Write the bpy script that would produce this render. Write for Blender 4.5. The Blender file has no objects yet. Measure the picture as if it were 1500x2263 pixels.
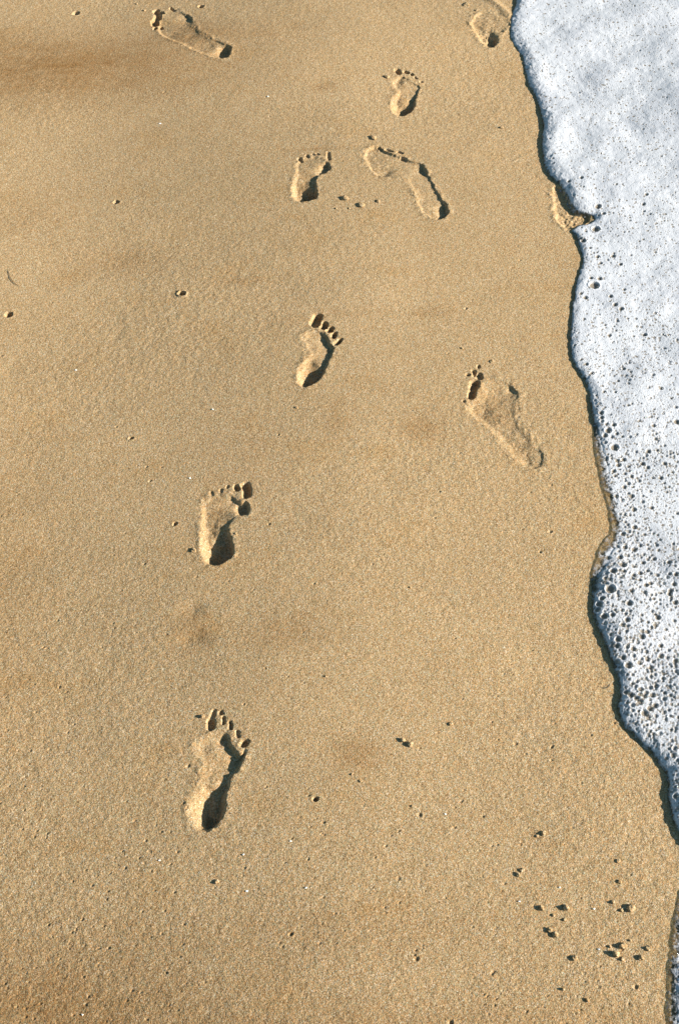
import bpy, bmesh, math
import numpy as np
R = math.radians
SUN_EL, SUN_AZ = 24.5, 8.0          # elevation; degrees behind due right (+X towards -Y)

# ------------------------------------------------------------------ camera, world, sun
sc = bpy.context.scene
H = 1.9; PITCH = 50.0; FPX = 50.0/36.0*2263.0
cam_d = bpy.data.cameras.new('camera'); cam = bpy.data.objects.new('camera', cam_d)
sc.collection.objects.link(cam); sc.camera = cam
cam.location = (0, 0, H); cam.rotation_euler = (R(90-PITCH), 0, 0)
cam_d.sensor_fit = 'VERTICAL'; cam_d.sensor_height = 36.0; cam_d.lens = 50.0
cam_d.clip_start = 0.05; cam_d.clip_end = 1000

w = bpy.data.worlds.new('World'); sc.world = w; w.use_nodes = True
nt = w.node_tree; bg = nt.nodes['Background']
sky = nt.nodes.new('ShaderNodeTexSky'); sky.sky_type = 'NISHITA'; sky.sun_disc = False
sky.sun_elevation = R(SUN_EL); sky.sun_rotation = R(90+SUN_AZ)
tint = nt.nodes.new('ShaderNodeMix'); tint.data_type = 'RGBA'; tint.blend_type = 'MULTIPLY'; tint.inputs[0].default_value = 1.0
nt.links.new(sky.outputs[0], tint.inputs[6]); tint.inputs[7].default_value = (.72, 1.0, .95, 1)
nt.links.new(tint.outputs[2], bg.inputs[0]); bg.inputs[1].default_value = 0.05

sl = bpy.data.lights.new('sun', 'SUN'); sl.energy = 5.0; sl.angle = R(0.5); sl.color = (1.0, 0.93, 0.82)
so = bpy.data.objects.new('sun', sl); sc.collection.objects.link(so)
so.rotation_euler = (R(90-SUN_EL), 0, R(90-SUN_AZ)); so.location = (3, -0.4, 2)
sc.view_settings.view_transform = 'Standard'; sc.view_settings.look = 'None'
sc.view_settings.exposure = 1.22; sc.view_settings.gamma = 1.0

# ------------------------------------------------------------------ helpers
rng = np.random.default_rng(7)
SW, SH = 1500, 2263
def drop(x, y):
    """added tilt to darken the sand: falls gently away to the left and, near the bottom of the picture, a little more"""
    return -.036*sstep((.06-x)/.70)-.030*sstep((.50-x)/1.1)*sstep((1.25-y)/.5)  # tilt added to darken left and bottom, turning the sand from the sun
def unp(u, v):
    """pixel of the photograph -> point on the beach plane z=0"""
    u = np.asarray(u, float); v = np.asarray(v, float)
    a = (v - SH/2)/FPX; x = (u - SW/2)/FPX
    p = R(PITCH)
    dy = math.cos(p) - a*math.sin(p); dz = -math.sin(p) - a*math.cos(p)
    t = -H/dz
    for _ in range(6): t = (drop(x*t, dy*t)-H)/dz
    return x*t, dy*t
def pxm(v):
    """pixels per metre sideways on the beach at row v"""
    a = (np.asarray(v, float) - SH/2)/FPX
    return FPX*(math.sin(R(PITCH)) + a*math.cos(R(PITCH)))/H
def P(pts, s=1.0, ox=0, oy=0):
    a = np.array(pts, float)
    x, y = unp(ox + s*a[:, 0], oy + s*a[:, 1])
    return np.stack([x, y], 1)
def catmull(p, n=6, closed=True):
    out = []; N = len(p)
    rngi = range(N) if closed else range(N-1)
    for i in rngi:
        if closed: a, b, c, d = p[i-1], p[i], p[(i+1) % N], p[(i+2) % N]
        else: a, b, c, d = p[max(i-1, 0)], p[i], p[i+1], p[min(i+2, N-1)]
        for k in range(n):
            t = k/n
            out.append(.5*((2*b)+(-a+c)*t+(2*a-5*b+4*c-d)*t*t+(-a+3*b-3*c+d)*t**3))
    if not closed: out.append(p[-1])
    return np.array(out)
def sstep(t): t = np.clip(t, 0, 1); return t*t*(3-2*t)
def noise(x, y, cell, seed):
    """smooth value noise in -1..1"""
    r = np.random.default_rng(seed); G = r.uniform(-1, 1, (256, 256))
    a_ = seed*1.37+.4; x, y = x*math.cos(a_)-y*math.sin(a_), x*math.sin(a_)+y*math.cos(a_)
    fx = x/cell + 1000.3; fy = y/cell + 1000.7
    ix = np.floor(fx).astype(int); iy = np.floor(fy).astype(int)
    tx = fx-ix; ty = fy-iy
    tx = tx*tx*tx*(tx*(tx*6-15)+10); ty = ty*ty*ty*(ty*(ty*6-15)+10)
    a = G[ix % 256, iy % 256]; b = G[(ix+1) % 256, iy % 256]
    c = G[ix % 256, (iy+1) % 256]; d = G[(ix+1) % 256, (iy+1) % 256]
    return (a*(1-tx)+b*tx)*(1-ty)+(c*(1-tx)+d*tx)*ty
def sdf_poly(x, y, poly):
    """signed distance, positive inside"""
    sh = x.shape; x = x.ravel(); y = y.ravel()
    d2 = np.full(x.shape, 1e9); ins = np.zeros(x.shape, bool)
    N = len(poly)
    for i in range(N):
        ax, ay = poly[i]; bx, by = poly[(i+1) % N]
        ex, ey = bx-ax, by-ay
        L = ex*ex+ey*ey
        if L < 1e-14: continue
        px, py = x-ax, y-ay
        t = np.clip((px*ex+py*ey)/L, 0, 1)
        q = (px-t*ex)**2+(py-t*ey)**2
        np.minimum(d2, q, out=d2)
        if ay != by:
            c = ((ay > y) != (by > y)) & (x < (bx-ax)*(y-ay)/(by-ay)+ax)
            ins ^= c
    d = np.sqrt(d2); d = np.where(ins, d, -d)
    return d.reshape(sh)
def sdf_caps(x, y, a, b, r):
    ex, ey = b[0]-a[0], b[1]-a[1]; L = max(ex*ex+ey*ey, 1e-12)
    t = np.clip(((x-a[0])*ex+(y-a[1])*ey)/L, 0, 1)
    return r - np.hypot(x-a[0]-t*ex, y-a[1]-t*ey)
def idw(x, y, pts):
    num = 0; den = 0
    for (px, py, v) in pts:
        wgt = 1/((x-px)**2+(y-py)**2+2e-5)**1.5
        num = num+wgt*v; den = den+wgt
    return num/den

# ------------------------------------------------------------------ materials
def new_mat(name):
    m = bpy.data.materials.new(name); m.use_nodes = True
    return m, m.node_tree, m.node_tree.nodes['Principled BSDF']
def N_(nt, t, **kw):
    n = nt.nodes.new(t)
    for k, v in kw.items():
        try: setattr(n, k, v)
        except Exception: n.inputs[k].default_value = v
    return n
def ramp(nt, stops, interp='LINEAR'):
    n = nt.nodes.new('ShaderNodeValToRGB'); cr = n.color_ramp; cr.interpolation = interp
    while len(cr.elements) < len(stops): cr.elements.new(0.5)
    for e, (p, c) in zip(cr.elements, stops):
        e.position = p; e.color = (*c, 1) if len(c) == 3 else c
    return n
def pos(nt, scale=(1, 1, 1)):
    g = nt.nodes.new('ShaderNodeNewGeometry'); mp = nt.nodes.new('ShaderNodeMapping')
    mp.inputs['Scale'].default_value = scale
    nt.links.new(g.outputs['Position'], mp.inputs['Vector']); return mp.outputs[0]
def mixc(nt, a, b, f, mode='MIX'):
    n = nt.nodes.new('ShaderNodeMix'); n.data_type = 'RGBA'; n.blend_type = mode
    for s, v in ((n.inputs[0], f), (n.inputs[6], a), (n.inputs[7], b)):
        if hasattr(v, 'is_linked') or hasattr(v, 'links'): nt.links.new(v, s)
        else: s.default_value = v
    return n.outputs[2]
def mth(nt, op, a, b=0.0, c=None, clamp=False):
    n = nt.nodes.new('ShaderNodeMath'); n.operation = op; n.use_clamp = clamp
    vals = [a, b] + ([c] if c is not None else [])
    for s, v in zip(n.inputs, vals):
        if hasattr(v, 'links'): nt.links.new(v, s)
        else: s.default_value = v
    return n.outputs[0]
STAINS_AND_VIGNETTE = [(1085,900,42,48,.40),(1150,1000,30,40,.28),(480,1130,26,65,.35),(690,810,22,40,.30),(425,80,55,30,.35),(470,1700,30,70,.22),(675,400,20,40,.3),(885,215,20,30,.25),(130,150,340,75,.75),(930,950,45,32,.50),(790,1670,60,44,.50),(745,930,28,40,.35),(960,690,60,14,.25),(430,1400,45,40,.42),(415,1345,22,18,.3),(260,575,90,32,.30),(540,618,70,12,.32),(570,1010,60,60,.12),(630,1400,90,36,.34),(712,195,26,10,.40),(760,690,60,10,.2),(560,80,120,22,.22),(690,330,70,5,.3),(640,710,70,16,.14),(820,850,50,14,.16),(60,480,90,40,.2),(760,2060,320,70,.22),(60,2230,420,170,.50),(900,2290,900,90,.35),(-60,1500,130,700,.25)]  # damp marks, and wide patches that paint lens vignette into the sand
def sand_colour(nt, gain=1.0):
    """mixed grains, drifting tone, damp streaks"""
    v = N_(nt, 'ShaderNodeTexVoronoi'); v.inputs['Scale'].default_value = 1.0
    nt.links.new(pos(nt, (980,)*3), v.inputs['Vector'])
    sp = N_(nt, 'ShaderNodeSeparateColor'); nt.links.new(v.outputs['Color'], sp.inputs[0])
    g = gain*.72
    st = [(0.0, (.12, .088, .057)), (.07, (.25, .17, .093)), (.22, (.41, .27, .128)), (.42, (.475, .333, .178)), (.62, (.53, .392, .226)),
          (.80, (.60, .455, .27)), (.93, (.66, .55, .40)), (1.0, (.78, .72, .62))]
    r = ramp(nt, [(p, tuple(min(1, k*g) for k in c)) for p, c in st]); nt.links.new(sp.outputs[0], r.inputs[0])
    hue = ramp(nt, [(0, (.80, 1.0, .98)), (.25, (.98, .98, .98)), (.5, (1.02, .955, .93)), (.75, (1.08, .96, .86)), (1, (1.22, .90, .66))])
    nt.links.new(sp.outputs[1], hue.inputs[0])
    c = mixc(nt, r.outputs[0], hue.outputs[0], 1.0, 'MULTIPLY')
    # coarser clusters of grains
    n2 = N_(nt, 'ShaderNodeTexNoise'); n2.inputs['Scale'].default_value = 1.0; n2.inputs['Detail'].default_value = 3
    nt.links.new(pos(nt, (210,)*3), n2.inputs['Vector'])
    r2 = ramp(nt, [(.3, (.86, .84, .80)), (.5, (1, 1, 1)), (.7, (1.09, 1.07, 1.04))]); nt.links.new(n2.outputs[0], r2.inputs[0])
    c = mixc(nt, c, r2.outputs[0], 1.0, 'MULTIPLY')
    # damp, slightly rusty streaks drawn out along the wash of the waves
    n3 = N_(nt, 'ShaderNodeTexNoise'); n3.inputs['Scale'].default_value = 1.0; n3.inputs['Detail'].default_value = 4; n3.inputs['Roughness'].default_value = .62
    nt.links.new(pos(nt, (5.5, 9.0, 3.0)), n3.inputs['Vector'])
    r3 = ramp(nt, [(.56, (1, 1, 1)), (.70, (.96, .91, .83)), (.82, (.90, .82, .70))]); nt.links.new(n3.outputs[0], r3.inputs[0])
    c = mixc(nt, c, r3.outputs[0], 1.0, 'MULTIPLY')
    n4 = N_(nt, 'ShaderNodeTexNoise'); n4.inputs['Scale'].default_value = 1.0; n4.inputs['Detail'].default_value = 2
    nt.links.new(pos(nt, (1.3, 2.2, 1)), n4.inputs['Vector'])
    r4 = ramp(nt, [(.3, (.95, .95, .94)), (.7, (1.04, 1.04, 1.04))]); nt.links.new(n4.outputs[0], r4.inputs[0])
    c = mixc(nt, c, r4.outputs[0], 1.0, 'MULTIPLY')
    # damp stains where water drained, plus vignette painted in at corners, bottom and left
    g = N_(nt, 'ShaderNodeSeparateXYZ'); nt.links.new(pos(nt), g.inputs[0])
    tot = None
    for (u, v, ru, rv, k) in STAINS_AND_VIGNETTE:
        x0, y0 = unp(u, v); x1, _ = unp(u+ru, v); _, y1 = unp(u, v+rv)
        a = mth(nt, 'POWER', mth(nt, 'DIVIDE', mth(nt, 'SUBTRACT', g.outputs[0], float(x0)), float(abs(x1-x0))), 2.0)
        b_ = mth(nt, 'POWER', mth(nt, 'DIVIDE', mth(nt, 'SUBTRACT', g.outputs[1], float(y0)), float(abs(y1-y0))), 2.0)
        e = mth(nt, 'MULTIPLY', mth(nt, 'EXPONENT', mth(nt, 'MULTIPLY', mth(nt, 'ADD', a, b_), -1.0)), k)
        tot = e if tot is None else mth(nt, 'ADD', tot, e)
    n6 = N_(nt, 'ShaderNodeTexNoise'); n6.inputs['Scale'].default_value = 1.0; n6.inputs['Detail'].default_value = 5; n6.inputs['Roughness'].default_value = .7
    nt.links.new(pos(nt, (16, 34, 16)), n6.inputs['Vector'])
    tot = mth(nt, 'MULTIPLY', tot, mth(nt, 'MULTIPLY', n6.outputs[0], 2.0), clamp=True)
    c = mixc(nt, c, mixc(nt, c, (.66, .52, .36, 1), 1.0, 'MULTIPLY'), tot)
    return c
def sand_bump(nt, b, strength=1.0):
    v = N_(nt, 'ShaderNodeTexVoronoi'); v.inputs['Scale'].default_value = 1.0
    nt.links.new(pos(nt, (560,)*3), v.inputs['Vector'])
    n = N_(nt, 'ShaderNodeTexNoise'); n.inputs['Scale'].default_value = 1; n.inputs['Detail'].default_value = 2
    nt.links.new(pos(nt, (300,)*3), n.inputs['Vector'])
    h = mth(nt, 'SUBTRACT', mth(nt, 'MULTIPLY', n.outputs[0], 1.6), mth(nt, 'MULTIPLY', v.outputs['Distance'], 0.7))
    bp = nt.nodes.new('ShaderNodeBump'); bp.inputs['Strength'].default_value = strength; bp.inputs['Distance'].default_value = .0011
    nt.links.new(h, bp.inputs['Height']); nt.links.new(bp.outputs[0], b.inputs['Normal'])
def make_sand(name, gain=1.0, strength=.50):
    m, nt, b = new_mat(name)
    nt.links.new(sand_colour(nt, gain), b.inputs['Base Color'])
    b.inputs['Roughness'].default_value = .85; b.inputs['Specular IOR Level'].default_value = .12
    sand_bump(nt, b, strength); return m
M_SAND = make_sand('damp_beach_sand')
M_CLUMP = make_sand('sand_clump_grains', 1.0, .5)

def make_foam():
    m, nt, b = new_mat('bubbly_sea_foam')
    out = nt.nodes['Material Output']
    at = N_(nt, 'ShaderNodeAttribute'); at.attribute_name = 'cover'      # how thick the foam is: 0 clear water film, 1 dense foam
    ho = N_(nt, 'ShaderNodeAttribute'); ho.attribute_name = 'hole'       # open floor of a big bubble
    # little bubbles between the big ones, in three sizes
    def cells(scale, lo, hi, dens):
        v = N_(nt, 'ShaderNodeTexVoronoi'); v.inputs['Scale'].default_value = 1.0
        nt.links.new(pos(nt, (scale,)*3), v.inputs['Vector'])
        sp = N_(nt, 'ShaderNodeSeparateColor'); nt.links.new(v.outputs['Color'], sp.inputs[0])
        thr = mth(nt, 'MULTIPLY', sp.outputs[0], hi)
        # only some cells are open
        n = N_(nt, 'ShaderNodeTexNoise'); n.inputs['Scale'].default_value = 1
        nt.links.new(pos(nt, (17,)*3), n.inputs['Vector'])
        gate = mth(nt, 'LESS_THAN', sp.outputs[1], mth(nt, 'MULTIPLY', n.outputs[0], dens))
        thr = mth(nt, 'MULTIPLY', thr, gate)
        return mth(nt, 'DIVIDE', mth(nt, 'SUBTRACT', thr, v.outputs['Distance']), lo, clamp=True)
    h1 = cells(150, .10, .46, 1.15); h2 = cells(300, .14, .46, 1.3); h3 = cells(95, .08, .36, .8)
    small = mth(nt, 'MAXIMUM', mth(nt, 'MAXIMUM', mth(nt, 'MULTIPLY', h1, .7), mth(nt, 'MULTIPLY', h2, .5)), mth(nt, 'MULTIPLY', h3, .8))
    hole = mth(nt, 'MAXIMUM', small, ho.outputs['Fac'], clamp=True)
    n = N_(nt, 'ShaderNodeTexNoise'); n.inputs['Scale'].default_value = 1; n.inputs['Detail'].default_value = 4
    nt.links.new(pos(nt, (9,)*3), n.inputs['Vector'])
    base = ramp(nt, [(.3, (.47, .485, .535)), (.6, (.515, .53, .575))]); nt.links.new(n.outputs[0], base.inputs[0])
    col = mixc(nt, base.outputs[0], (.19, .15, .105, 1), hole)
    nt.links.new(col, b.inputs['Base Color'])
    b.inputs['Roughness'].default_value = .55; b.inputs['Specular IOR Level'].default_value = .3
    fb = N_(nt, 'ShaderNodeTexVoronoi'); fb.inputs['Scale'].default_value = 1; nt.links.new(pos(nt, (420,)*3), fb.inputs['Vector'])
    hb = mth(nt, 'SUBTRACT', mth(nt, 'MULTIPLY', fb.outputs['Distance'], -.5), mth(nt, 'MULTIPLY', small, 1.5))
    bp = nt.nodes.new('ShaderNodeBump'); bp.inputs['Strength'].default_value = .7; bp.inputs['Distance'].default_value = .0012
    nt.links.new(hb, bp.inputs['Height']); nt.links.new(bp.outputs[0], b.inputs['Normal'])
    # clear water film: see-through with a sheen
    tr = nt.nodes.new('ShaderNodeBsdfTransparent'); rm = N_(nt, 'ShaderNodeAttribute'); rm.attribute_name = 'rim'
    nt.links.new(mixc(nt, (.80, .80, .75, 1), (.30, .33, .30, 1), rm.outputs['Fac']), tr.inputs[0])  # darker rim tint paints in the refraction shade along the water's edge
    gl = nt.nodes.new('ShaderNodeBsdfGlossy'); gl.inputs['Roughness'].default_value = .12
    lw = nt.nodes.new('ShaderNodeLayerWeight'); fr = mth(nt, 'ADD', mth(nt, 'MULTIPLY', mth(nt, 'POWER', lw.outputs['Facing'], 5.0), .6), .03)
    ms = nt.nodes.new('ShaderNodeMixShader'); nt.links.new(fr, ms.inputs[0])
    nt.links.new(tr.outputs[0], ms.inputs[1]); nt.links.new(gl.outputs[0], ms.inputs[2])
    cn = N_(nt, 'ShaderNodeTexNoise'); cn.inputs['Scale'].default_value = 1; cn.inputs['Detail'].default_value = 5; cn.inputs['Roughness'].default_value = .7
    nt.links.new(pos(nt, (110,)*3), cn.inputs['Vector'])
    k = mth(nt, 'ADD', at.outputs['Fac'], mth(nt, 'MULTIPLY', mth(nt, 'SUBTRACT', cn.outputs[0], .5), 1.6))
    k = mth(nt, 'MULTIPLY', mth(nt, 'SUBTRACT', k, .25), 2.0, clamp=True)
    full = mth(nt, 'GREATER_THAN', at.outputs['Fac'], .97); k = mth(nt, 'MAXIMUM', k, full)
    m2 = nt.nodes.new('ShaderNodeMixShader'); nt.links.new(k, m2.inputs[0])
    nt.links.new(ms.outputs[0], m2.inputs[1]); nt.links.new(b.outputs[0], m2.inputs[2])
    nt.links.new(m2.outputs[0], out.inputs['Surface'])
    return m
M_FOAM = make_foam()
def make_bubble():
    m, nt, b = new_mat('soap_thin_bubble_film'); out = nt.nodes['Material Output']
    tr = nt.nodes.new('ShaderNodeBsdfTransparent'); tr.inputs[0].default_value = (.97, .97, .96, 1)
    gl = nt.nodes.new('ShaderNodeBsdfGlossy'); gl.inputs['Roughness'].default_value = .06
    lw = nt.nodes.new('ShaderNodeLayerWeight'); lw.inputs[0].default_value = .18
    f = mth(nt, 'ADD', mth(nt, 'MULTIPLY', mth(nt, 'POWER', lw.outputs['Facing'], 4.0), .6), .04)
    ms = nt.nodes.new('ShaderNodeMixShader'); nt.links.new(f, ms.inputs[0])
    nt.links.new(tr.outputs[0], ms.inputs[1]); nt.links.new(gl.outputs[0], ms.inputs[2])
    nt.links.new(ms.outputs[0], out.inputs['Surface']); return m
M_BUB = make_bubble()
def plain(name, lo, hi, scale=600, rough=.5):
    m, nt, b = new_mat(name)
    n = N_(nt, 'ShaderNodeTexNoise'); n.inputs['Scale'].default_value = 1; nt.links.new(pos(nt, (scale,)*3), n.inputs['Vector'])
    r = ramp(nt, [(.35, lo), (.65, hi)]); nt.links.new(n.outputs[0], r.inputs[0])
    nt.links.new(r.outputs[0], b.inputs['Base Color']); b.inputs['Roughness'].default_value = rough; return m
M_PEB = plain('dark_wet_pebble', (.035, .03, .025), (.09, .075, .055))
M_SHELL = plain('bleached_shell', (.72, .68, .62), (.9, .88, .84), 900, .4)
M_HAIR = plain('dark_seaweed_fibre', (.03, .02, .012), (.07, .045, .02), 900, .6)

# ------------------------------------------------------------------ footprints (traced)
# sole: outline; depths: (x, y, mm) across the sole; toes: (x0,y0,x1,y1,radius px, mm); all in zoomed-crop pixels with (scale, ox, oy)
FP = [
 dict(label='small bare right footprint nearest the camera, long dark heel shadow and five toe marks', f=(.1467, 380, 1540),
  sole=[(400,650),(480,590),(600,555),(700,545),(790,540),(865,610),(900,700),(975,820),(1030,850),(1090,800),(1110,860),(1065,980),(975,1130),(900,1240),(855,1380),(830,1520),(815,1650),(770,1800),(700,1920),(620,1990),(500,2030),(400,1995),(335,1930),(275,1800),(255,1660),(300,1500),(385,1320),(410,1150),(385,1000),(340,880),(345,750)],
  dep=[(550,1850,24),(480,1600,17),(700,1500,11),(620,1250,3.0),(850,1150,5),(960,950,8.5),(620,800,3.5),(800,630,7),(450,750,4),(400,1000,1),(1060,860,7),(400,680,1.5),(345,800,1.5),(390,1150,.6),(370,1320,1.5),(250,1600,6),(740,1650,18),(600,1950,20),(400,1850,22),(420,1940,20),(340,1800,17)],
  toes=[(625,230,600,330,38,3.5),(590,370,585,470,52,9),(740,250,745,265,38,5),(770,330,765,410,26,5),(885,400,885,480,32,6),(990,530,1000,600,34,4.5),(1110,690,1085,740,50,8)], w=(.008,.030), rim=.0005),
 dict(label='crisp small right footprint in mid beach with five deep round dark toe pits', f=(.1467, 600, 660),
  sole=[(450,580),(520,500),(620,465),(720,470),(800,510),(850,590),(885,680),(935,720),(950,760),(905,860),(850,960),(810,1060),(770,1150),(690,1240),(590,1300),(490,1325),(420,1290),(395,1220),(405,1110),(450,1010),(530,900),(545,800),(490,700),(450,640)],
  dep=[(560,1230,20),(480,1150,15),(600,1000,8),(700,950,4),(800,900,5),(860,780,5),(620,760,2.5),(800,590,6.5),(650,560,4),(560,620,2.5),(900,750,7),(540,820,.4),(480,660,.8),(460,570,.8),(650,470,1.5),(640,1120,15)],
  toes=[(690,265,655,370,72,13),(800,365,790,405,54,12),(885,430,872,465,48,12),(945,515,930,550,44,11),(1040,600,960,680,36,10)], w=(.0055,.018), rim=.0006),
 dict(label='small left footprint with deep black heel pit and a dark big toe pit at right', f=(.1733, 360, 1040),
  sole=[(500,430),(560,340),(660,310),(800,305),(900,350),(985,405),(1065,410),(1095,470),(1075,550),(1000,585),(920,600),(860,680),(850,780),(885,870),(900,960),(890,1060),(850,1130),(740,1195),(640,1220),(560,1185),(515,1120),(495,1000),(490,850),(490,650),(485,520)],
  dep=[(690,1080,23),(800,980,21),(600,1000,15),(760,850,14),(620,800,7),(740,680,4.5),(620,560,4.5),(800,480,3.5),(1020,490,11),(880,430,3.5),(650,380,2),(900,560,1),(865,720,.8),(650,325,.8),(800,315,1),(560,350,1),(700,780,5)],
  toes=[(1055,205,1075,320,58,13),(935,205,945,250,34,8),(830,205,835,225,22,2.6),(735,250,745,275,24,1.8),(615,295,620,320,26,1.3)], w=(.0045,.017), rim=.0006),
 dict(label='large shallow crumbly footprint near the foam with a hole of dark toe pits', f=(.1733, 980, 760),
  sole=[(330,740),(430,700),(470,600),(490,520),(570,455),(700,440),(840,490),(920,590),(960,690),(945,850),(960,1000),(1060,1140),(1180,1290),(1275,1420),(1255,1560),(1160,1610),(1010,1560),(860,1430),(700,1230),(530,1070),(400,970),(300,860)],
  dep=[(560,720,4),(460,880,6),(700,620,4),(850,580,4.5),(940,640,1.5),(750,900,2.5),(800,1150,3),(950,1350,3.5),(1200,1480,2.6),(1050,1450,4.5),(1170,1290,1.0),(380,800,4),(975,740,.3),(1000,900,.3),(1080,1080,.3),(1210,1260,.5),(850,490,.6),(720,445,.8),(600,470,1.5),(905,590,4.5),(1260,1380,2)],
  toes=[(400,500,375,570,55,12),(355,620,345,670,52,12),(440,390,455,430,42,7),(380,340,385,400,26,6),(440,275,450,290,22,4),(300,390,315,400,22,4),(255,735,260,745,18,3)], w=(.011,.024), rim=.0006, rg=1.5),
 dict(label='shallow large footprint at top left pointing left, toe end dug dark', f=(.2, 300, 0),
  sole=[(240,320),(270,220),(330,140),(420,100),(540,170),(620,230),(655,320),(730,410),(850,490),(975,530),(1050,570),(1050,640),(1000,690),(900,690),(800,665),(650,610),(500,535),(350,465),(260,400)],
  dep=[(370,430,5),(420,200,2),(560,230,4.5),(430,350,3.0),(600,450,3.5),(800,560,4),(1000,600,13),(880,560,2),(300,330,4),(1000,535,1),(760,400,.6),(680,310,.8),(860,470,.6),(470,130,1)],
  toes=[(250,195,245,225,46,12),(212,250,222,295,44,13),(232,130,240,165,34,10),(280,150,300,165,18,6),(220,335,222,355,20,8),(285,315,292,335,22,9),(390,105,430,135,18,6),(560,190,605,225,20,7)], w=(.005,.016), rim=.0006),
 dict(label='far small right footprint near the top, black crescent shadow in its heel', f=(.2667, 620, 140),
  sole=[(930,150),(1000,118),(1080,155),(1145,190),(1140,240),(1112,300),(1105,360),(1060,412),(1000,432),(950,425),(915,375),(925,310),(965,245),(930,190)],
  dep=[(1030,380,19),(960,380,11),(1020,300,4),(1090,300,7.5),(1020,220,2.5),(1130,200,2.2),(1040,160,1.2),(1120,250,3),(960,160,5)],
  toes=[(965,72,978,90,26,10),(1035,80,1050,86,18,8),(1080,94,1086,102,14,7),(1116,120,1124,130,10,4),(1155,153,1166,158,9,3)], w=(.005,.015), rim=.0004),
 dict(label='small left footprint beside the two sand lumps, black triangular heel shadow', f=(.2667, 620, 140),
  sole=[(140,830),(190,795),(280,775),(350,800),(400,840),(412,880),(370,912),(320,930),(290,980),(300,1060),(300,1110),(260,1140),(200,1150),(140,1145),(95,1095),(100,1000),(125,910)],
  dep=[(230,1090,23),(150,1080,12),(220,980,6),(160,950,4),(220,880,2.5),(370,870,9),(300,840,1.5),(290,990,3),(340,810,1)],
  toes=[(155,795,178,815,17,5),(215,765,232,780,13,3),(265,755,280,765,11,2.5),(300,752,315,762,11,2.5),(400,745,400,800,14,3)], w=(.004,.012), rim=.0004),
 dict(label='large shallow adult footprint curving down right, thin dark outer edge and heel crescent', f=(.2667, 620, 140),
  sole=[(690,770),(720,715),(790,700),(860,730),(930,760),(1010,790),(1080,815),(1150,830),(1195,880),(1225,940),(1270,1030),(1320,1110),(1370,1170),(1388,1230),(1360,1280),(1310,1300),(1240,1285),(1160,1215),(1120,1130),(1095,1050),(1040,975),(950,950),(860,950),(780,920),(720,850)],
  dep=[(860,900,5),(760,780,4),(900,820,2.5),(1020,870,2.5),(1190,890,6),(1120,1000,2),(1235,1000,2.2),(1200,1180,3),(1350,1230,9),(1290,1110,2.4),(1250,1240,3.5),(1010,960,.6),(1085,1120,.6),(930,940,1),(1080,815,3)],
  toes=[(812,705,835,722,13,5),(875,720,920,738,13,4),(975,738,1010,750,14,4),(1005,790,1030,808,16,6)], w=(.005,.011), rim=.0007),
 dict(label='half washed out footprint at the top right, touching the foam edge', f=(.3333, 1000, 0),
  sole=[(120,170),(150,110),(230,90),(330,110),(370,150),(340,210),(300,255),(292,300),(245,322),(190,290),(150,230)],
  dep=[(262,278,14),(215,265,9),(170,160,3),(250,160,2),(330,170,.8),(310,240,.8),(340,120,.5)],
  toes=[], w=(.006,.012), rim=.0009, rg=2.6),
 dict(label='half swallowed footprint, foam running into its open hollow', f=(.3333, 1000, 0),
  sole=[(665,1250),(720,1255),(770,1340),(830,1410),(900,1430),(905,1470),(850,1500),(770,1525),(700,1485),(672,1410),(660,1320)],
  dep=[(700,1440,5),(760,1450,6),(850,1460,5),(720,1330,3)],
  toes=[], w=(.006,.012), rim=.0009, rg=2.6),
]
# dimples pressed in the sand: (u, v, radius px, mm, label)
HOLES = [
 (402, 648, 11, 7, 'small round burrow hole with a raised pale rim, alone in the sand left of centre'),
 (20, 696, 12, 7, 'dark round hole in the sand at the left edge of the beach'),
 (387, 1157, 7, 4, 'faint grey dimple left of the black heeled left footprint'),
 (290, 969, 6, 5, 'tiny deep hole in bare sand on the left, above the black heeled left footprint'),
 (168, 28, 11, 5, 'grey hole at the top left, left of the left pointing footprint'),
 (445, 17, 10, 8, 'black round hole just above the left pointing footprint'),
 (696, 1767, 8, 6, 'single black hole in open sand right of the nearest footprint'),
 (258, 447, 9, 4, 'faint star shaped hole in the upper left sand'),
]
EL = math.tan(R(SUN_EL))

# ------------------------------------------------------------------ height grid of the beach
def steps(segs):
    out = [segs[0][0]]
    for a, b, s0, s1 in segs:
        x = a
        while x < b-1e-9:
            t = (x-a)/(b-a); x = min(x+s0+(s1-s0)*t, b); out.append(x)
    return np.array(out)
gx = steps([(-1.30, -.62, .006, .0022), (-.62, .62, .0016, .0016), (.62, 1.30, .0022, .006)])
gy = steps([(.30, .62, .004, .0016), (.62, 1.6, .0014, .0016), (1.6, 3.4, .0016, .0024), (3.4, 4.1, .0026, .006)])
X, Y = np.meshgrid(gx, gy)                     # [row, col]
fade = sstep((1.25-np.abs(X))/.25)*sstep((Y-.32)/.2)*sstep((4.05-Y)/.3)
Z = np.zeros_like(X)
def gauss(u, v, ru, rv, mm):
    x0, y0 = unp(u, v); x1, _ = unp(u+ru, v); _, y1 = unp(u, v+rv)
    sx, sy = abs(x1-x0), abs(y1-y0)
    return mm/1000*np.exp(-((X-x0)/sx)**2-((Y-y0)/sy)**2)
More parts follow.
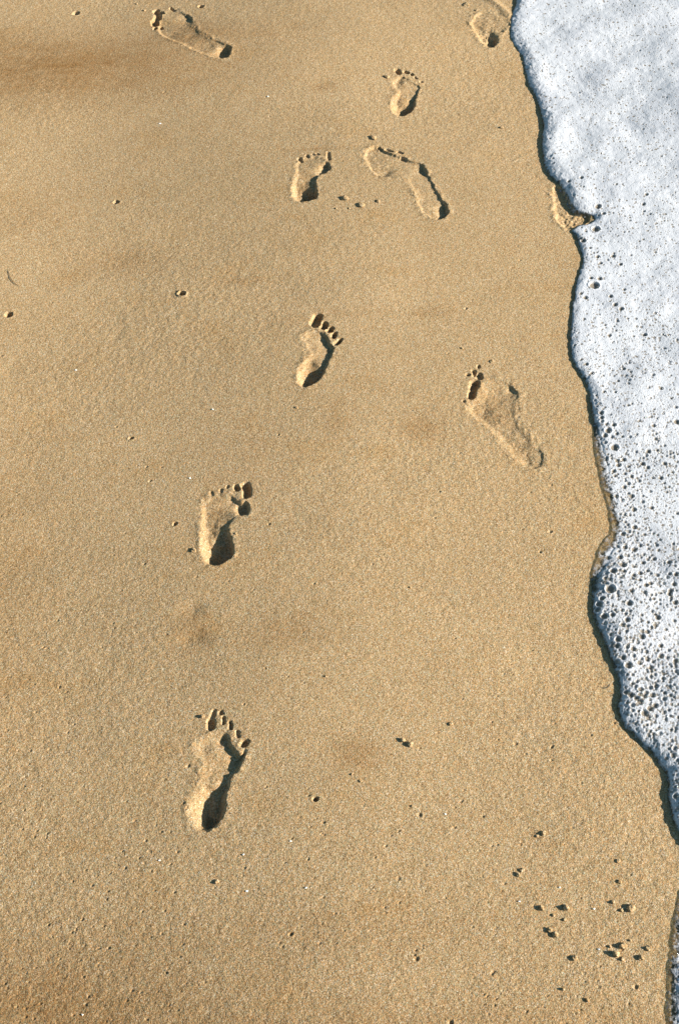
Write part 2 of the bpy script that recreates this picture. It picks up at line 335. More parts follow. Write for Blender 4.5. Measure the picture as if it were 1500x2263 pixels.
# long swells of the sand
Z += .0035*noise(X, Y*1.4, .55, 1) + .0012*noise(X, Y*1.7, .17, 2) + .0004*noise(X, Y*1.3, .06, 3)
Z += drop(X, Y)
ZS = Z.copy()
Z += .016*(sstep((X+.95)/.62)-sstep((X+.33)/1.1))*np.exp(-((Y-unp(200, 135)[1])/.20)**2)    # slope that turns from the sun at top left
Z += gauss(520, 85, 130, 26, 3) - gauss(540, 620, 90, 40, 1.0) - gauss(425, 1345, 22, 16, 2.6) - gauss(425, 1412, 34, 16, 3.0)
Z += -gauss(256, 742, 16, 12, 1.0) - gauss(25, 815, 26, 20, 1.2) - gauss(264, 575, 60, 30, 1.2) - gauss(712, 190, 22, 8, .9) - gauss(705, 208, 26, 5, .8)
Z += -gauss(700, 328, 60, 5, 1.0) + gauss(1080, 8, 30, 14, 2.0) - gauss(940, 950, 50, 30, .8)
# a thin lip of sand running into the foam at the top right
lip = catmull(P([(1070, -6), (1090, 8), (1108, 22), (1124, 36)]), 6, False)
q = np.full(X.shape, 1.0); m = (np.abs(X-.42) < .14) & (Y > 2.9)
for i in range(len(lip)-1): q[m] = np.minimum(q[m], -sdf_caps(X[m], Y[m], lip[i], lip[i+1], 0))
side = X - np.interp(Y, lip[::-1, 1] if lip[0, 1] > lip[-1, 1] else lip[:, 1], lip[::-1, 0] if lip[0, 1] > lip[-1, 1] else lip[:, 0])
Z += np.where(m, .004*np.exp(-(q/.010)**2)*(side > -.02), 0)
# grain-scale roughness, coarser in places
coarse = .45+.75*sstep(.5+.6*noise(X, Y, .30, 5)) + .15*sstep((1.2-Y)/.45)
Z += coarse*(.00024*noise(X, Y, .0042, 11)+.00022*noise(X, Y, .0075, 12)+.00022*noise(X, Y, .014, 13))
for _ in range(5200):                          # rain-sized dimples and worm pits
    u, v = rng.uniform(-60, 1420), 2300*rng.uniform()**.75
    if rng.uniform() > .18+.55*sstep((v-1300)/900)+.25*sstep((500-u)/500.): continue
    c = P([(u, v)])[0]
    if noise(c[:1], c[1:], .09, 22)[0] < rng.uniform(-.5, .5): continue
    rr = rng.uniform(.0010, .0021)*(1.5 if rng.uniform() > .93 else 1); an = rng.uniform(0, 3.14); el = rng.uniform(.6, 1)
    i0, i1 = np.searchsorted(gx, [c[0]-rr*3, c[0]+rr*3]); j0, j1 = np.searchsorted(gy, [c[1]-rr*3, c[1]+rr*3])
    dx, dy = X[j0:j1, i0:i1]-c[0], Y[j0:j1, i0:i1]-c[1]
    p_, q_ = (dx*math.cos(an)+dy*math.sin(an))/rr, (dy*math.cos(an)-dx*math.sin(an))/(rr*el)
    Z[j0:j1, i0:i1] -= rr*rng.uniform(.35, .85)*np.exp(-(p_*p_+q_*q_)**1.5*.8) - rr*.12*np.exp(-(np.hypot(p_, q_)-1.6)**2*5)
Z *= fade

LAB = np.zeros(X.shape, np.int16)              # which object each vertex belongs to
parts = []                                     # id-1 -> (thing index, part name)
def window(poly, pad=.05):
    a = poly.min(0)-pad; b = poly.max(0)+pad
    i0, i1 = np.searchsorted(gx, [a[0], b[0]]); j0, j1 = np.searchsorted(gy, [a[1], b[1]])
    return slice(j0, j1), slice(i0, i1)
things = []
for k, fp in enumerate(FP):
    s, ox, oy = fp['f']
    sole = catmull(P(fp['sole'], s, ox, oy), 5)
    sl_ = window(sole); x = X[sl_]; y = Y[sl_]
    wx = x+.0017*noise(x, y, .013, 31+k)+.0009*noise(x, y, .0042, 51+k)
    wy = y+.0017*noise(x, y, .013, 71+k)+.0009*noise(x, y, .0042, 91+k)
    d = sdf_poly(wx, wy, sole)
    dep = P([p[:2] for p in fp['dep']], s, ox, oy)
    D = idw(x, y, [(a, b, c[2]/1000) for (a, b), c in zip(dep, fp['dep'])])
    ds = sdf_poly(x, y, sole)
    g0, g1 = np.gradient(ds, gy[sl_[0]], gx[sl_[1]])
    lit = sstep(.5+.5*g1/np.maximum(np.hypot(g0, g1), 1e-6))     # 1 on the left wall (its inside faces the sun)
    wr, wl = fp['w']; wall = wr+(wl-wr)*lit
    wall = wall*np.clip(.45+D/.014, .5, 1.3); wall = wall+.022*sstep((.0022-D)/.0018)
    inside = sstep(d/wall+.15)
    zz = -D*1.12*inside
    rough = inside*np.clip(D/.006, .3, 1)*fp.get('rg', 1)
    zz += rough*(.0008*noise(x, y, .012, 200+k)+.00045*noise(x, y, .0045, 220+k))
    zz += fp['rim']*np.exp(-((d+.004)/.0055)**2)*(.8+1.1*noise(x, y, .013, 240+k)+.7*noise(x, y, .005, 260+k))
    zz += .0009*np.exp(-(d/.006)**2)*noise(x, y, .0065, 280+k)
    toe_z = np.zeros_like(zz); lab = np.zeros(x.shape, np.int16)
    tid = len(things); things.append(('footprint', fp['label'], sole.mean(0)))
    parts.append((tid, 'sole')); lab[ds > -.005] = len(parts)
    px = float(pxm(oy+s*np.mean([p[1] for p in fp['sole']])))
    for (x0_, y0_, x1_, y1_, r, mm) in fp['toes']:
        ab = P([(x0_, y0_), (x1_, y1_)], s, ox, oy); rr = r*s/float(pxm(oy+s*y0_))
        dd = sdf_caps(wx, wy, ab[0], ab[1], rr); ww = min(max(rr*.7, .0022), .006)
        tz = -mm/1000*sstep(dd/ww+.25)
        toe_z = np.minimum(toe_z, tz)
        toe_z += .0004*np.exp(-((dd+.003)/.003)**2)*(tz > -1e-6)
        parts.append((tid, 'toe_print')); lab[sdf_caps(x, y, ab[0], ab[1], rr) > -.0012] = len(parts)
    neg = np.minimum(np.minimum(zz, toe_z), 0); posi = np.maximum(np.maximum(zz, toe_z), 0)
    Z[sl_] += np.where(neg < -1e-5, neg, posi)
    L = LAB[sl_]; L[lab > 0] = lab[lab > 0]
for k, (u, v, r, mm, label) in enumerate(HOLES):
    c = P([(u, v)])[0]; rr = r/float(pxm(v))*.95
    sl_ = window(np.array([c, c]), .03); x = X[sl_]; y = Y[sl_]
    ds = np.hypot(x-c[0], y-c[1]); d = rr*.85-ds+.0016*noise(x, y, .005, 300+k)
    Z[sl_] += -(mm+2)/1000*sstep(d/(rr*.45)) + (.0022 if k == 0 else .0006)*np.exp(-((d+.0015)/.002)**2)
    things.append(('sand_hole', label, c)); parts.append((len(things)-1, None))
    LAB[sl_][ds < rr+.0022] = len(parts)

# ------------------------------------------------------------------ mesh writers
def link(o, parent=None):
    sc.collection.objects.link(o)
    if parent: o.parent = parent
    return o
def mesh_np(name, V, F, mat, smooth=True, nor=None, attrs=None):
    me = bpy.data.meshes.new(name)
    V = np.asarray(V, np.float32); F = np.asarray(F, np.int32); k = F.shape[1]
    me.vertices.add(len(V)); me.vertices.foreach_set('co', V.ravel())
    me.loops.add(F.size); me.loops.foreach_set('vertex_index', F.ravel())
    me.polygons.add(len(F)); me.polygons.foreach_set('loop_start', np.arange(0, F.size, k, dtype=np.int32))
    me.polygons.foreach_set('loop_total', np.full(len(F), k, np.int32))
    me.update(calc_edges=True)
    me.polygons.foreach_set('use_smooth', np.full(len(F), smooth))
    for an, av in (attrs or {}).items():
        a = me.attributes.new(an, 'FLOAT', 'POINT'); a.data.foreach_set('value', np.asarray(av, np.float32))
    if nor is not None:
        me.normals_split_custom_set_from_vertices(np.asarray(nor, np.float32))
    me.materials.append(mat)
    return bpy.data.objects.new(name, me)
def tag(o, label=None, cat=None, group=None, kind=None):
    for a, b in (('label', label), ('category', cat), ('group', group), ('kind', kind)):
        if b: o[a] = b
    return o
ny, nx = X.shape
gzy, gzx = np.gradient(Z, gy, gx)
NR = np.stack([-gzx, -gzy, np.ones_like(Z)], -1); NR /= np.linalg.norm(NR, axis=-1, keepdims=True)
VV = np.stack([X, Y, Z], -1).reshape(-1, 3); NR = NR.reshape(-1, 3)
idx = np.arange(ny*nx, dtype=np.int32).reshape(ny, nx)
Q = np.stack([idx[:-1, :-1], idx[:-1, 1:], idx[1:, 1:], idx[1:, :-1]], -1).reshape(-1, 4)
FL = LAB[:-1, :-1].ravel()
def sub(faces, origin):
    u, inv = np.unique(faces, return_inverse=True)
    return VV[u]-origin, inv.reshape(-1, 4), NR[u]
# terrain itself, with an apron running out to the horizon
V0, F0, N0 = sub(Q[FL == 0], np.zeros(3))
ax = np.array([-400, gx[0], gx[-1], 400.]); ay = np.array([-400, gy[0], gy[-1], 400.])
AV, AF = [], []
for j in range(3):
    for i in range(3):
        if i == 1 and j == 1: continue
        b = len(AV); AV += [(ax[i], ay[j], 0), (ax[i+1], ay[j], 0), (ax[i+1], ay[j+1], 0), (ax[i], ay[j+1], 0)]
        AF.append([b, b+1, b+2, b+3])
F0 = np.vstack([F0, np.array(AF)+len(V0)]); V0 = np.vstack([V0, AV]); N0 = np.vstack([N0, np.tile([0, 0, 1.], (len(AV), 1))])
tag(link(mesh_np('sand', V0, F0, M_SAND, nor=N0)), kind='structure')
roots = {}
for t, (nm, label, c) in enumerate(things):
    o3 = np.array([round(c[0]*64)/64, round(c[1]*64)/64, 0.0])
    mine = [i for i, p in enumerate(parts) if p[0] == t]
    if parts[mine[0]][1] is None:
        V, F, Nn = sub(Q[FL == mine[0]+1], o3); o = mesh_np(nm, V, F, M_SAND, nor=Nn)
        o.location = o3; tag(link(o), label, 'sand hole', 'small holes in the sand'); continue
    root = bpy.data.objects.new(nm, None); root.location = o3; root.empty_display_size = .05
    tag(link(root), label, 'footprint', 'bare footprints pressed into the sand')
    for i in mine:
        fs = Q[FL == i+1]
        if not len(fs): continue
        V, F, Nn = sub(fs, o3)
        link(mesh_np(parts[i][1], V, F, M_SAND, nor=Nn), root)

def ground(x, y):
    i = np.clip(np.searchsorted(gx, x), 0, nx-1); j = np.clip(np.searchsorted(gy, y), 0, ny-1)
    return float(Z[j, i])

# ------------------------------------------------------------------ foam
EDGE = [(1140,-60),(1133,0),(1122,32),(1118,60),(1119,85),(1130,105),(1145,130),(1152,160),(1160,190),(1175,215),(1185,250),(1190,280),(1188,320),(1190,350),(1198,380),(1212,400),(1226,412),(1240,432),(1250,455),(1263,470),(1285,476),(1300,479),(1304,488),(1296,496),(1276,501),(1262,508),(1258,513),(1268,527),(1273,545),(1281,570),(1282,590),(1275,610),(1268,640),(1262,670),(1258,700),(1256,740),(1258,780),(1268,810),(1282,832),(1292,860),(1299,890),(1303,930),(1308,980),(1315,1020),(1325,1060),(1335,1100),(1345,1135),(1350,1165),(1345,1182),(1330,1200),(1320,1220),(1310,1250),(1303,1280),(1300,1310),(1296,1345),(1300,1370),(1312,1395),(1325,1425),(1335,1455),(1345,1485),(1355,1510),(1357,1535),(1351,1560),(1353,1580),(1365,1605),(1380,1622),(1400,1645),(1425,1668),(1445,1690),(1458,1715),(1460,1740),(1459,1760),(1466,1790),(1470,1810),(1480,1835),(1490,1855),(1500,1880),(1512,1915),(1510,1945),(1500,1975),(1490,2020),(1484,2060),(1478,2110),(1475,2150),(1473,2200),(1472,2263),(1470,2330)]
# foam height in mm along the edge, by photo row; and how far the foam itself starts behind the film's edge (mm)
TH = np.array([(-60,13),(0,13),(120,12),(400,12),(470,12),(500,8),(560,8),(600,4),(700,6),(800,5),(860,8),(960,8),(1040,4),(1120,3),(1200,2.6),(1270,4),(1330,12),(1500,12),(1600,13),(1880,14),(1960,3),(2050,3),(2110,4),(2330,4)], float)
FILM = np.array([(-60,0),(960,0),(1000,8),(1040,12),(1120,14),(1180,16),(1225,24),(1290,14),(1350,0),(1900,0),(1960,8),(2050,12),(2200,12),(2330,12)], float)
ex, ey = unp([p[0] for p in EDGE], [p[1] for p in EDGE])
ev = np.array([p[1] for p in EDGE], float)
eT = np.interp(ev, TH[:, 0], TH[:, 1])/1000
ex = ex+np.maximum(eT-.003, 0)*.95             # the dark line in front of the foam is its shadow
epts = catmull(np.stack([ex, ey], 1), 4, False)
poly = np.vstack([epts, [[epts[-1, 0], .20], [1.9, .20], [1.9, 4.3], [epts[0, 0]+.03, 4.3], [epts[0, 0]+.01, 3.8]]])
rowy = unp(0*TH[:, 0], TH[:, 0])[1]; o_ = np.argsort(rowy)
frowy = unp(0*FILM[:, 0], FILM[:, 0])[1]; o2_ = np.argsort(frowy)
fx = steps([(.28, .90, .0012, .0016), (.90, 1.8, .004, .02)])
fy = steps([(.30, .60, .004, .0014), (.60, 1.7, .0012, .0013), (1.7, 3.4, .0014, .0022), (3.4, 4.2, .004, .02)])
FX, FY = np.meshgrid(fx, fy)
wxx = FX+.0012*noise(FX, FY, .012, 401)+.0006*noise(FX, FY, .005, 402); wyy = FY+.0012*noise(FX, FY, .012, 403)
fd = sdf_poly(wxx, wyy, poly)
T = np.interp(FY, rowy[o_], TH[o_, 1])/1000*(1+.25*noise(FX, FY, .08, 404))
film = np.interp(FY, frowy[o2_], FILM[o2_, 1])/1000*(1+.35*noise(FX, FY, .03, 405))
film = np.maximum(film, 0)
def dome(d, T, wd): t = np.clip(d/wd, 0, 1); return T*np.sqrt(np.maximum(1-(1-t)**2, 0))
zf = np.where(film > .002, np.maximum(dome(fd, .0022, .004), dome(fd-film, T, np.maximum(T*2.4, .006))), dome(fd, T, T*2.9))
deep = sstep(fd/.06)*np.where(film > .002, sstep((fd-film-.02)/.05), 1)
zf += deep*(.0022*noise(FX, FY, .11, 411)+.0016*noise(FX, FY, .045, 412)) + np.exp(-(fd/.03)**2)*sstep(fd/.003)*np.clip(T/.012, .1, 1)*(.0010*noise(FX, FY, .011, 421)+.0006*noise(FX, FY, .005, 422)) + sstep(fd/.012)*np.clip(T/.006, .1, 1)*(.0005*noise(FX, FY, .013, 413)+.0002*noise(FX, FY, .0045, 414))
zf += .022*sstep((FX-.50)/.55)*sstep((FY-1.8)/1.0)*sstep(fd/.2)
zf = np.where(fd < 0, np.maximum(fd*1.0, -.004), zf)
# foam rise towards the sea side is shaped to darken the upper right
cover = np.where(film > .002, .27+.73*sstep((fd-film*.5)/.014), np.clip(.30+.68*sstep(fd/.006), 0, 1)+.03*(fd > .012))
hole = np.zeros_like(zf)
CR = [(.1768,1240,1120,[(905,270,38),(820,235,28),(785,268,20),(835,325,32),(812,370,22),(770,465,18),(697,525,25),(785,530,36),(900,555,42),(710,578,24),(655,612,20),(820,635,28),(895,630,22),(1018,620,27),(723,658,40),(835,710,25),(640,750,30),(755,762,52),(890,785,28),(632,850,48),(765,855,34),(600,915,24),(885,905,34),(968,875,35),(715,940,32),(535,945,34),(1020,945,25),(510,1003,24),(720,1008,25),(595,1085,66),(855,1115,34),(1020,1135,32),(1100,1165,24),(1130,1212,24),(495,1190,38),(462,1252,44),(443,1323,38),(555,1245,26),(830,1262,46),(525,1415,48),(530,1500,28),(800,1478,40),(500,1572,25),(568,1585,25),(603,1643,30),(690,1715,44),(838,1697,24),(1050,1625,36),(985,1688,42),(1002,1768,24),(1153,1405,26),(1190,1508,22),(1388,1480,30),(1305,930,30),(1065,495,22),(1385,493,25),(1440,95,30),(880,1915,34),(820,2030,52),(713,1838,24),(790,1862,26),(1128,1975,30),(1400,1850,25),(1035,2195,30),(1100,2170,30),(1250,2190,32),(1345,2205,28),(870,2145,25),(830,2200,25),(440,1060,25),(470,1125,22),(690,1165,28),(650,1345,26),(740,1350,30),(837,1362,26),(890,1015,22),(953,1068,24),(970,1255,22),(1045,1325,18),(1343,1228,22)]),
 (.1856,1260,1480,[(720,105,25),(680,155,25),(725,205,26),(880,150,32),(935,115,28),(1090,150,32),(1175,160,28),(1000,240,34),(1210,235,24),(1280,230,22),(705,350,42),(812,345,34),(958,350,40),(1095,400,34),(1100,330,28),(1180,420,22),(1225,490,22),(810,435,42),(930,510,46),(862,570,48),(720,470,34),(720,535,28),(657,567,24),(763,685,28),(870,645,30),(890,705,24),(985,670,26),(775,742,20),(885,765,24),(965,815,26),(1045,810,34),(980,880,20),(1017,930,20),(1080,943,22),(1155,990,24),(1205,1068,36),(1285,1065,15),(1240,1355,22),(1222,1468,22),(1237,1540,36),(1280,1445,22),(1245,1702,26),(1210,1285,18)]),
 (.221,1180,700,[(795,1325,45),(730,1165,36),(700,1210,28),(768,1225,24),(660,988,26),(665,1040,26),(668,1077,22),(713,1105,22),(785,1113,26),(817,1197,22),(705,1277,22),(835,1497,30),(788,1557,26),(802,1605,22),(965,1610,24),(933,1680,25),(935,1780,22),(815,1805,26),(872,1843,24),(1410,1080,35),(1405,930,24),(1440,1198,20),(1180,1125,26),(1203,1250,22),(1110,1408,22),(1180,605,22),(1258,738,24),(1425,1975,26),(570,585,24),(515,492,24),(690,777,22),(1153,1755,20),(745,195,24),(1100,185,26),(890,530,22),(825,50,22),(645,895,18),(568,585,20),(943,658,18),(1220,1360,20)]),
 (.2133,1180,380,[(615,1195,55),(650,400,35),(525,1315,28),(670,1125,30),(580,1120,24),(480,1275,20),(832,1390,28),(895,1430,28),(630,620,45),(650,900,26),(785,1305,24),(925,1235,22),(1145,300,22),(1120,380,22),(1125,445,20),(710,470,24),(500,740,30),(475,715,20),(810,895,28),(855,1550,24),(1248,1475,20),(475,125,24),(350,150,22),(885,980,24),(680,965,22)])]
bub = []
for s, ox, oy, L in CR:
    for (u, v, r) in L:
        U, Vv = ox+s*u, oy+s*v; c = P([(U, Vv)])[0]; bub.append([c[0], c[1], r*s/float(pxm(Vv))])
nbig = len(bub)
# smaller bubbles fill in between, denser towards the camera
for (n, r0, r1, dens) in ((1000, .0020, .0044, 2), (1500, .0015, .0026, 0), (7000, .0008, .0016, 1)):
    k = 0
    while k < n:
        U = rng.uniform(1130, 1520); Vv = 2263*rng.uniform(0, 1)**.8
        if rng.uniform() > (.38+.62*sstep((Vv-250)/800.)): continue
        if dens == 2 and noise(*[np.array([q_]) for q_ in P([(U, Vv)])[0]], .07, 450)[0] < rng.uniform(-.7, .6): continue
        c = P([(U, Vv)])[0]; r = (r0+(r1-r0)*rng.uniform()**2.2)*(.8+.4*(Vv > 1000))
        if c[0] < np.interp(c[1], epts[::-1, 1], epts[::-1, 0])+.006: continue
        bub.append([c[0], c[1], r]); k += 1
kept = []; cell = {}
for (bx, by, r) in bub:
    ci, cj = int(bx/.02), int(by/.02)
    if all((bx-a)**2+(by-b)**2 > (.74*(r+q_))**2 for di in (-1, 0, 1) for dj in (-1, 0, 1) for a, b, q_ in cell.get((ci+di, cj+dj), ())):
        kept.append((bx, by, r)); cell.setdefault((ci, cj), []).append((bx, by, r))
bub = kept
domes = []
for (bx, by, r) in bub:
    i0, i1 = np.searchsorted(fx, [bx-r*1.8, bx+r*1.8]); j0, j1 = np.searchsorted(fy, [by-r*1.8, by+r*1.8])
    if i1-i0 < 2 or j1-j0 < 2: continue
    s_ = (slice(j0, j1), slice(i0, i1)); q_ = np.hypot(FX[s_]-bx, FY[s_]-by)/r
    jc = np.searchsorted(fy, by); ic = np.searchsorted(fx, bx)
    if fd[jc, ic] < r*.6: continue
    zc = zf[jc, ic]; zg = ZS[np.clip(np.searchsorted(gy, by), 0, ny-1), np.clip(np.searchsorted(gx, bx), 0, nx-1)]
    bowl = np.where(q_ < 1, -min(r*.5, max(zc, .002)*.85)*np.sqrt(np.maximum(1-q_**2, 0)), 0)
    zf[s_] += bowl + .12*r*np.exp(-((q_-1.12)/.16)**2)
    hole[s_] = np.maximum(hole[s_], sstep((.97-q_)/.22)*(.90 if r > .0045 else (.45+.45*((bx*9173+by*5711) % 1.0))))
    if r > .0021: domes.append((r, bx, by, zc+float(zg)+.0004))
keep = fd > -.0035
kq = keep[:-1, :-1] | keep[1:, 1:] | keep[:-1, 1:] | keep[1:, :-1]
n2y, n2x = FX.shape; ii = np.arange(n2y*n2x, dtype=np.int32).reshape(n2y, n2x)
Q2 = np.stack([ii[:-1, :-1], ii[:-1, 1:], ii[1:, 1:], ii[1:, :-1]], -1)[kq]
u_, inv = np.unique(Q2, return_inverse=True)
from_x = np.clip(np.searchsorted(gx, FX), 0, nx-1); from_y = np.clip(np.searchsorted(gy, FY), 0, ny-1)
ZB = ZS[from_y, from_x]*fade[from_y, from_x]+.0004
FV = np.stack([FX, FY, zf+ZB], -1).reshape(-1, 3)[u_]
foam_root = bpy.data.objects.new('foam', None); foam_root.location = (.7, 2.0, 0)
tag(link(foam_root), 'white bubbly sea foam sheet with a wavy edge washing over the sand', 'sea foam')
FV[:, 0] -= .7; FV[:, 1] -= 2.0
link(mesh_np('foam_sheet', FV, inv.reshape(-1, 4), M_FOAM, attrs={'rim': (np.exp(-(fd/.0016)**2)*np.where(film > .002, 1, .35)).ravel()[u_], 'cover': cover.ravel()[u_], 'hole': hole.ravel()[u_]}), foam_root)
# thin glassy skins over the bubbles
domes.sort(reverse=True)
def dome_mesh(r, n=14, m=5):
    V = [(0, 0, .55*r)]; F = []
    for j in range(1, m+1):
        a = math.pi/2*j/m
        for i in range(n):
            p = 2*math.pi*i/n; V.append((r*math.sin(a)*math.cos(p), r*math.sin(a)*math.sin(p), .55*r*math.cos(a)))
    for i in range(n): F.append((0, 1+i, 1+(i+1) % n, 1+(i+1) % n))
    for j in range(m-1):
        for i in range(n):
            a = 1+j*n+i; b = 1+j*n+(i+1) % n; F.append((a, a+n, b+n, b))
    return V, F
def py_mesh(name, V, F, mat, parent=None, smooth=True):
    me = bpy.data.meshes.new(name); me.from_pydata([tuple(map(float, v)) for v in V], [], [tuple(dict.fromkeys(f)) for f in F]); me.update()
    for p in me.polygons: p.use_smooth = smooth
    me.materials.append(mat); return link(bpy.data.objects.new(name, me), parent)
for (r, bx, by, zc) in domes[:100]:
    V, F = dome_mesh(r*1.03); o = py_mesh('bubble', V, F, M_BUB, foam_root); o.location = (bx-.7, by-2.0, zc+.0002)
AV, AF = [], []
for (r, bx, by, zc) in domes[100:]:
    V, F = dome_mesh(r*1.03, 10, 3); b = len(AV)
    AV += [(x+bx-.7, y+by-2.0, z+zc+.0002) for x, y, z in V]; AF += [tuple(b+i for i in dict.fromkeys(f)) for f in F]
tag(py_mesh('small_bubbles', AV, AF, M_BUB, foam_root), kind='stuff')

# ------------------------------------------------------------------ the sea beyond the foam
m, nt, b = new_mat('shallow_sea_water')
n = N_(nt, 'ShaderNodeTexNoise'); n.inputs['Scale'].default_value = 1; n.inputs['Detail'].default_value = 8; n.inputs['Roughness'].default_value = .7
nt.links.new(pos(nt, (1.2, .5, 1)), n.inputs['Vector'])
g = N_(nt, 'ShaderNodeSeparateXYZ'); nt.links.new(pos(nt), g.inputs[0])
far = mth(nt, 'DIVIDE', mth(nt, 'SUBTRACT', g.outputs[0], 2.0), 9.0, clamp=True)
k = mth(nt, 'SUBTRACT', n.outputs[0], mth(nt, 'MULTIPLY', far, .55))
r = ramp(nt, [(.28, (.03, .10, .12)), (.36, (.30, .40, .42)), (.46, (.66, .69, .73))]); nt.links.new(k, r.inputs[0])
nt.links.new(r.outputs[0], b.inputs['Base Color']); b.inputs['Roughness'].default_value = .25
n5 = N_(nt, 'ShaderNodeTexNoise'); n5.inputs['Scale'].default_value = 1; n5.inputs['Detail'].default_value = 5; nt.links.new(pos(nt, (5, 3, 3)), n5.inputs['Vector'])
bp = nt.nodes.new('ShaderNodeBump'); bp.inputs['Distance'].default_value = .03; nt.links.new(n5.outputs[0], bp.inputs['Height']); nt.links.new(bp.outputs[0], b.inputs['Normal'])
M_SEA = m
V, F = [], []
def shore(y):
    if y > 4.0: return epts[0, 0]+.02+(y-4.0)*.10+.10*math.sin(y*.9)-.10*math.sin(3.6)
    if y < .35: return epts[-1, 0]+.02-(.35-y)*.02+.04*math.sin(y*2.1)-.04*math.sin(.735)
    return 1.70
ys = [-300, -60, -20, -8, -4, -3, -2.4, -1.9, -1.5, -1.1, -.8, -.5, -.2, 0, .15, .30, .3501, 1.2, 2.2, 3.2, 3.999, 4.15, 4.4, 4.8, 5.2, 5.7, 6.2, 7, 8, 9.2, 10.5, 12, 14, 17, 20, 26, 40, 80, 300]
for y in ys:
    s0 = shore(max(min(y, 20), -5))
    for i, dx in enumerate((-.004, .004, .015, .04, 1.2, 5, 20, 100, 350)):
        V.append((s0+dx, y, (-.004, .003, .006, .0075, .009, .01, .02, .02, .02)[i]))
for j in range(len(ys)-1):
    for i in range(8): a = j*9+i; F.append((a, a+1, a+10, a+9))
tag(py_mesh('sea', V, F, M_SEA), kind='structure')

# ------------------------------------------------------------------ lumps of sand, pebbles, shell bits (u, v, width px of lump, height mm, label)
def lump(name, u, v, wpx, hmm, mat, label, cat, group, ratio=.8, seed=0, squash=1.0):
    c = P([(u, v)])[0]; rx = wpx/float(pxm(v))/2; ry = rx*ratio; h = hmm/1000
    bm = bmesh.new(); bmesh.ops.create_icosphere(bm, subdivisions=3, radius=1.0)
    r = np.random.default_rng(seed+int(u*7+v)); ang = r.uniform(0, 3.1); ca, sa = math.cos(ang), math.sin(ang)
    ph = r.uniform(0, 6, 9)
    for vt in bm.verts:
        x, y, z = vt.co
        k = 1+.16*math.sin(3.1*x+ph[0]+2*y)+.14*math.sin(4.3*y+ph[1]-2*z)+.12*math.sin(5.2*z+ph[2]+3*x)+.08*math.sin(9*x+ph[3])*math.sin(8*y+ph[4])
        x, y, z = x*k, y*k, z*k
        vt.co = (x*rx, y*ry, z*h*.62+h*.30)
    me = bpy.data.meshes.new(name); bm.to_mesh(me); bm.free()
    for p in me.polygons: p.use_smooth = True
    me.materials.append(mat); o = bpy.data.objects.new(name, me)
    o.location = (c[0], c[1], ground(c[0], c[1])); o.rotation_euler[2] = 0
    tag(link(o), label, cat, group); return o
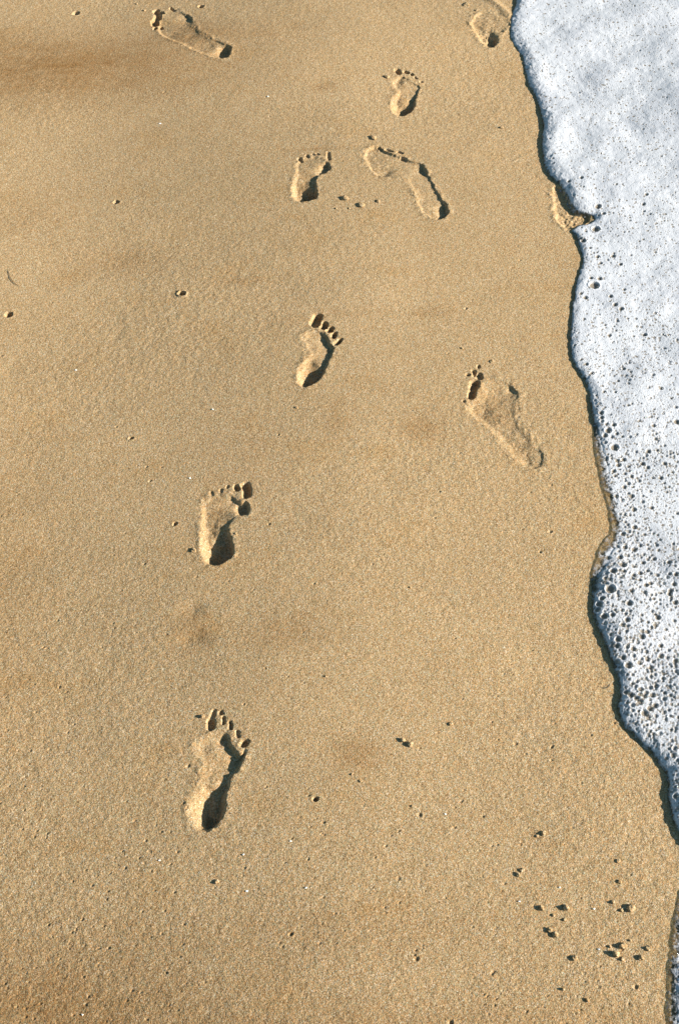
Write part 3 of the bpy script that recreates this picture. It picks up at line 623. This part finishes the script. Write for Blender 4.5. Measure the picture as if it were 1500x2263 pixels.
CL = [
 (763,441,12,6,'orange lit sand lump right of the black triangular heel, upper of the two there'),
 (799,456,12,5,'orange lit sand lump, lower right of its neighbour between the two upper footprints'),
 (836,447,7,3.5,'small dark lump between the orange lumps and the large curving footprint'),
 (743,462,4,2,'tiny speck below the left one of the two orange sand lumps'),
 (772,462,4,2,'tiny speck between and below the two orange sand lumps'),
 (856,173,9,4,'flat dark lump just left of the toes of the far small right footprint'),
 (826,306,11,5,'round dark lump alone above the big toe of the curving footprint'),
 (1108,282,6,4,'small dark lump alone between the far footprints and the foam'),
 (429,1218,9,4,'crumb of sand left of the heel of the black heeled left footprint'),
 (521,1181,5,2.5,'tiny crumb right of the arch of the black heeled left footprint'),
 (656,902,5,2.5,'small dark crumb below the heel of the crisp five toed footprint'),
 (1021,769,5,2.5,'flat crumb above left of the large crumbly footprint'),
 (1087,798,7,3,'flat crumb just above the large crumbly footprint'),
 (890,1638,9,5,'left one of the touching pair of dark lumps right of the nearest footprint'),
 (907,1646,10,6,'right and larger one of the touching pair of dark lumps right of the nearest footprint'),
 (996,1601,7,3.5,'small lump up and right of the touching pair of dark lumps'),
 (778,1713,4,2,'tiny grain, left of two below the touching pair of lumps'),
 (797,1728,5,2,'tiny grain, right of two below the touching pair of lumps'),
 (911,1782,4,2.5,'tiny dark grain straight below the touching pair of lumps'),
 (906,1300,4,2,'tiny dark grain alone in the middle of the open sand'),
 (720,1497,4,2.5,'tiny grain above the nearest footprint on its right'),
 (1201,1841,8,4,'dark lump, topmost of the scatter at the lower right'),
 (1187,1847,5,2,'crumb touching the left of the topmost scattered lump'),
 (1154,1922,7,3.5,'upper one of the two dots at the left of the lower right scatter'),
 (1145,1932,8,3.5,'lower one of the two dots at the left of the lower right scatter'),
 (1366,1902,7,3,'lone small lump near the foam, above the rest of the right hand scatter'),
 (1369,1948,7,3,'lone small lump straight below the one near the foam'),
 (1197,2006,9,4.5,'left lump of the level pair in the lower right scatter'),
 (1251,2006,11,6,'right lump of the level pair in the lower right scatter'),
 (1223,2021,5,2.5,'crumb below and between the level pair of lumps'),
 (1248,2031,5,2.5,'crumb just below the right lump of the level pair'),
 (1355,1992,6,3,'thin crumb up and left of the fat lump by the foam'),
 (1374,2010,6,3,'flat crumb touching the left of the fat lump by the foam'),
 (1395,2006,13,6.5,'fat lump by the foam, biggest of the right hand scatter'),
 (1215,2055,9,4.5,'upper left one of the slanting pair in the lower right scatter'),
 (1227,2065,10,5,'lower right one of the slanting pair in the lower right scatter'),
 (1377,2090,11,6,'upper one of the two long shadowed lumps at the lower right'),
 (1362,2108,12,7,'lower one of the two long shadowed lumps at the lower right'),
 (1347,2091,5,2.5,'crumb left of the upper long shadowed lump'),
 (1376,2119,7,3.5,'round crumb under the right end of the lower long shadowed lump'),
 (1433,2095,9,4,'slanted lump closest to the foam at the lower right'),
 (1416,2117,9,4.5,'round lump below the slanted one closest to the foam'),
 (1270,2117,9,4.5,'lone round lump left of the two long shadowed lumps'),
 (1393,2077,4,2.5,'tiny grain above the upper long shadowed lump'),
 (1298,2210,7,3,'low crumb at the very bottom right under all the scattered lumps'),
 (1244,2186,5,4,'upright grain near the bottom below the lone round lump'),
 (1030,13,10,4.5,'lump at the very top edge left of the half washed out footprint'),
 (1053,26,6,2.5,'crumb between the top edge lump and the half washed out footprint'),
 (303,9,5,2.5,'crumb at the top edge left of the toes of the left pointing footprint'),
 (320,26,5,2.5,'crumb just left of the toes of the left pointing footprint'),
 (449,1586,7,5,'orange brown crumb left of the big toe of the nearest footprint'),
 (480,1950,7,3.5,'faint crumb straight below the heel of the nearest footprint'),
]
for (u, v, wp, h, lab) in CL:
    lump('sand_lump', u-wp*.1, v, wp*1.3, h*.92, M_CLUMP, lab, 'sand lump', 'lumps and crumbs of sand on the beach', 1.0)
SHL = [(420,1058,'white shell bit above the black heeled left footprint'),(592,217,'white shell bit between the two topmost footprints on the left'),
 (1236,1960,'white shell bit above the level pair of lumps'),(1147,1991,'white shell bit left of the level pair of lumps'),(1312,2007,'pale shell bit between the level pair and the fat lump'),
 (1322,2097,'pale upright shell bit left of the two long shadowed lumps'),(983,1799,'white shell bit in open sand above the lower right scatter'),
 (183,2243,'white shell bit at the bottom left edge'),(353,1903,'white shell bit below and left of the nearest footprint'),(642,1860,'white shell bit right of the heel of the nearest footprint'),
 (538,1890,'white shell bit below the heel of the nearest footprint'),(168,818,'white shell bit in the left sand below the burrow hole'),(354,274,'white shell bit in the upper left sand'),
 (676,1963,'white shell bit in the lower middle sand'),(470,905,'white shell bit left of the crisp five toed footprint'),(545,1970,'pale shell bit beside the faint crumb below the nearest footprint')]
for (u, v, lab) in SHL:
    lump('shell_fragment', u, v, 5.0, 1.5, M_SHELL, lab, 'shell bit', 'white shell bits on the sand', .7)
def fibre(pts, r, label):
    p = catmull(P(pts), 6, False); V = []; F = []; n = 6
    for i, (x, y) in enumerate(p):
        t = p[min(i+1, len(p)-1)]-p[max(i-1, 0)]; t = t/np.linalg.norm(t); z = ground(x, y)+r*.8+.0012*math.sin(math.pi*i/(len(p)-1))
        rr = r*(1-.6*abs(2*i/(len(p)-1)-1)**3)
        for j in range(n):
            a = 2*math.pi*j/n; V.append((x-t[1]*rr*math.cos(a), y+t[0]*rr*math.cos(a), z+rr*math.sin(a)))
    for i in range(len(p)-1):
        for j in range(n): F.append((i*n+j, i*n+(j+1) % n, (i+1)*n+(j+1) % n, (i+1)*n+j))
    F.append(tuple(range(n))[::-1]); F.append(tuple((len(p)-1)*n+j for j in range(n)))
    c = np.array([p[:, 0].mean(), p[:, 1].mean(), 0]); V = [tuple(np.array(v)-c) for v in V]
    o = py_mesh('seaweed_fibre', V, F, M_HAIR); o.location = c; tag(o, label, 'seaweed fibre')
fibre([(1325,1518),(1331,1522),(1338,1523),(1345,1518),(1347,1511)], .0004, 'short curled dark fibre on the sand right beside the foam edge')
fibre([(18,598),(24,615),(32,626),(42,632)], .0005, 'thin brown bent fibre on the sand at the far left')
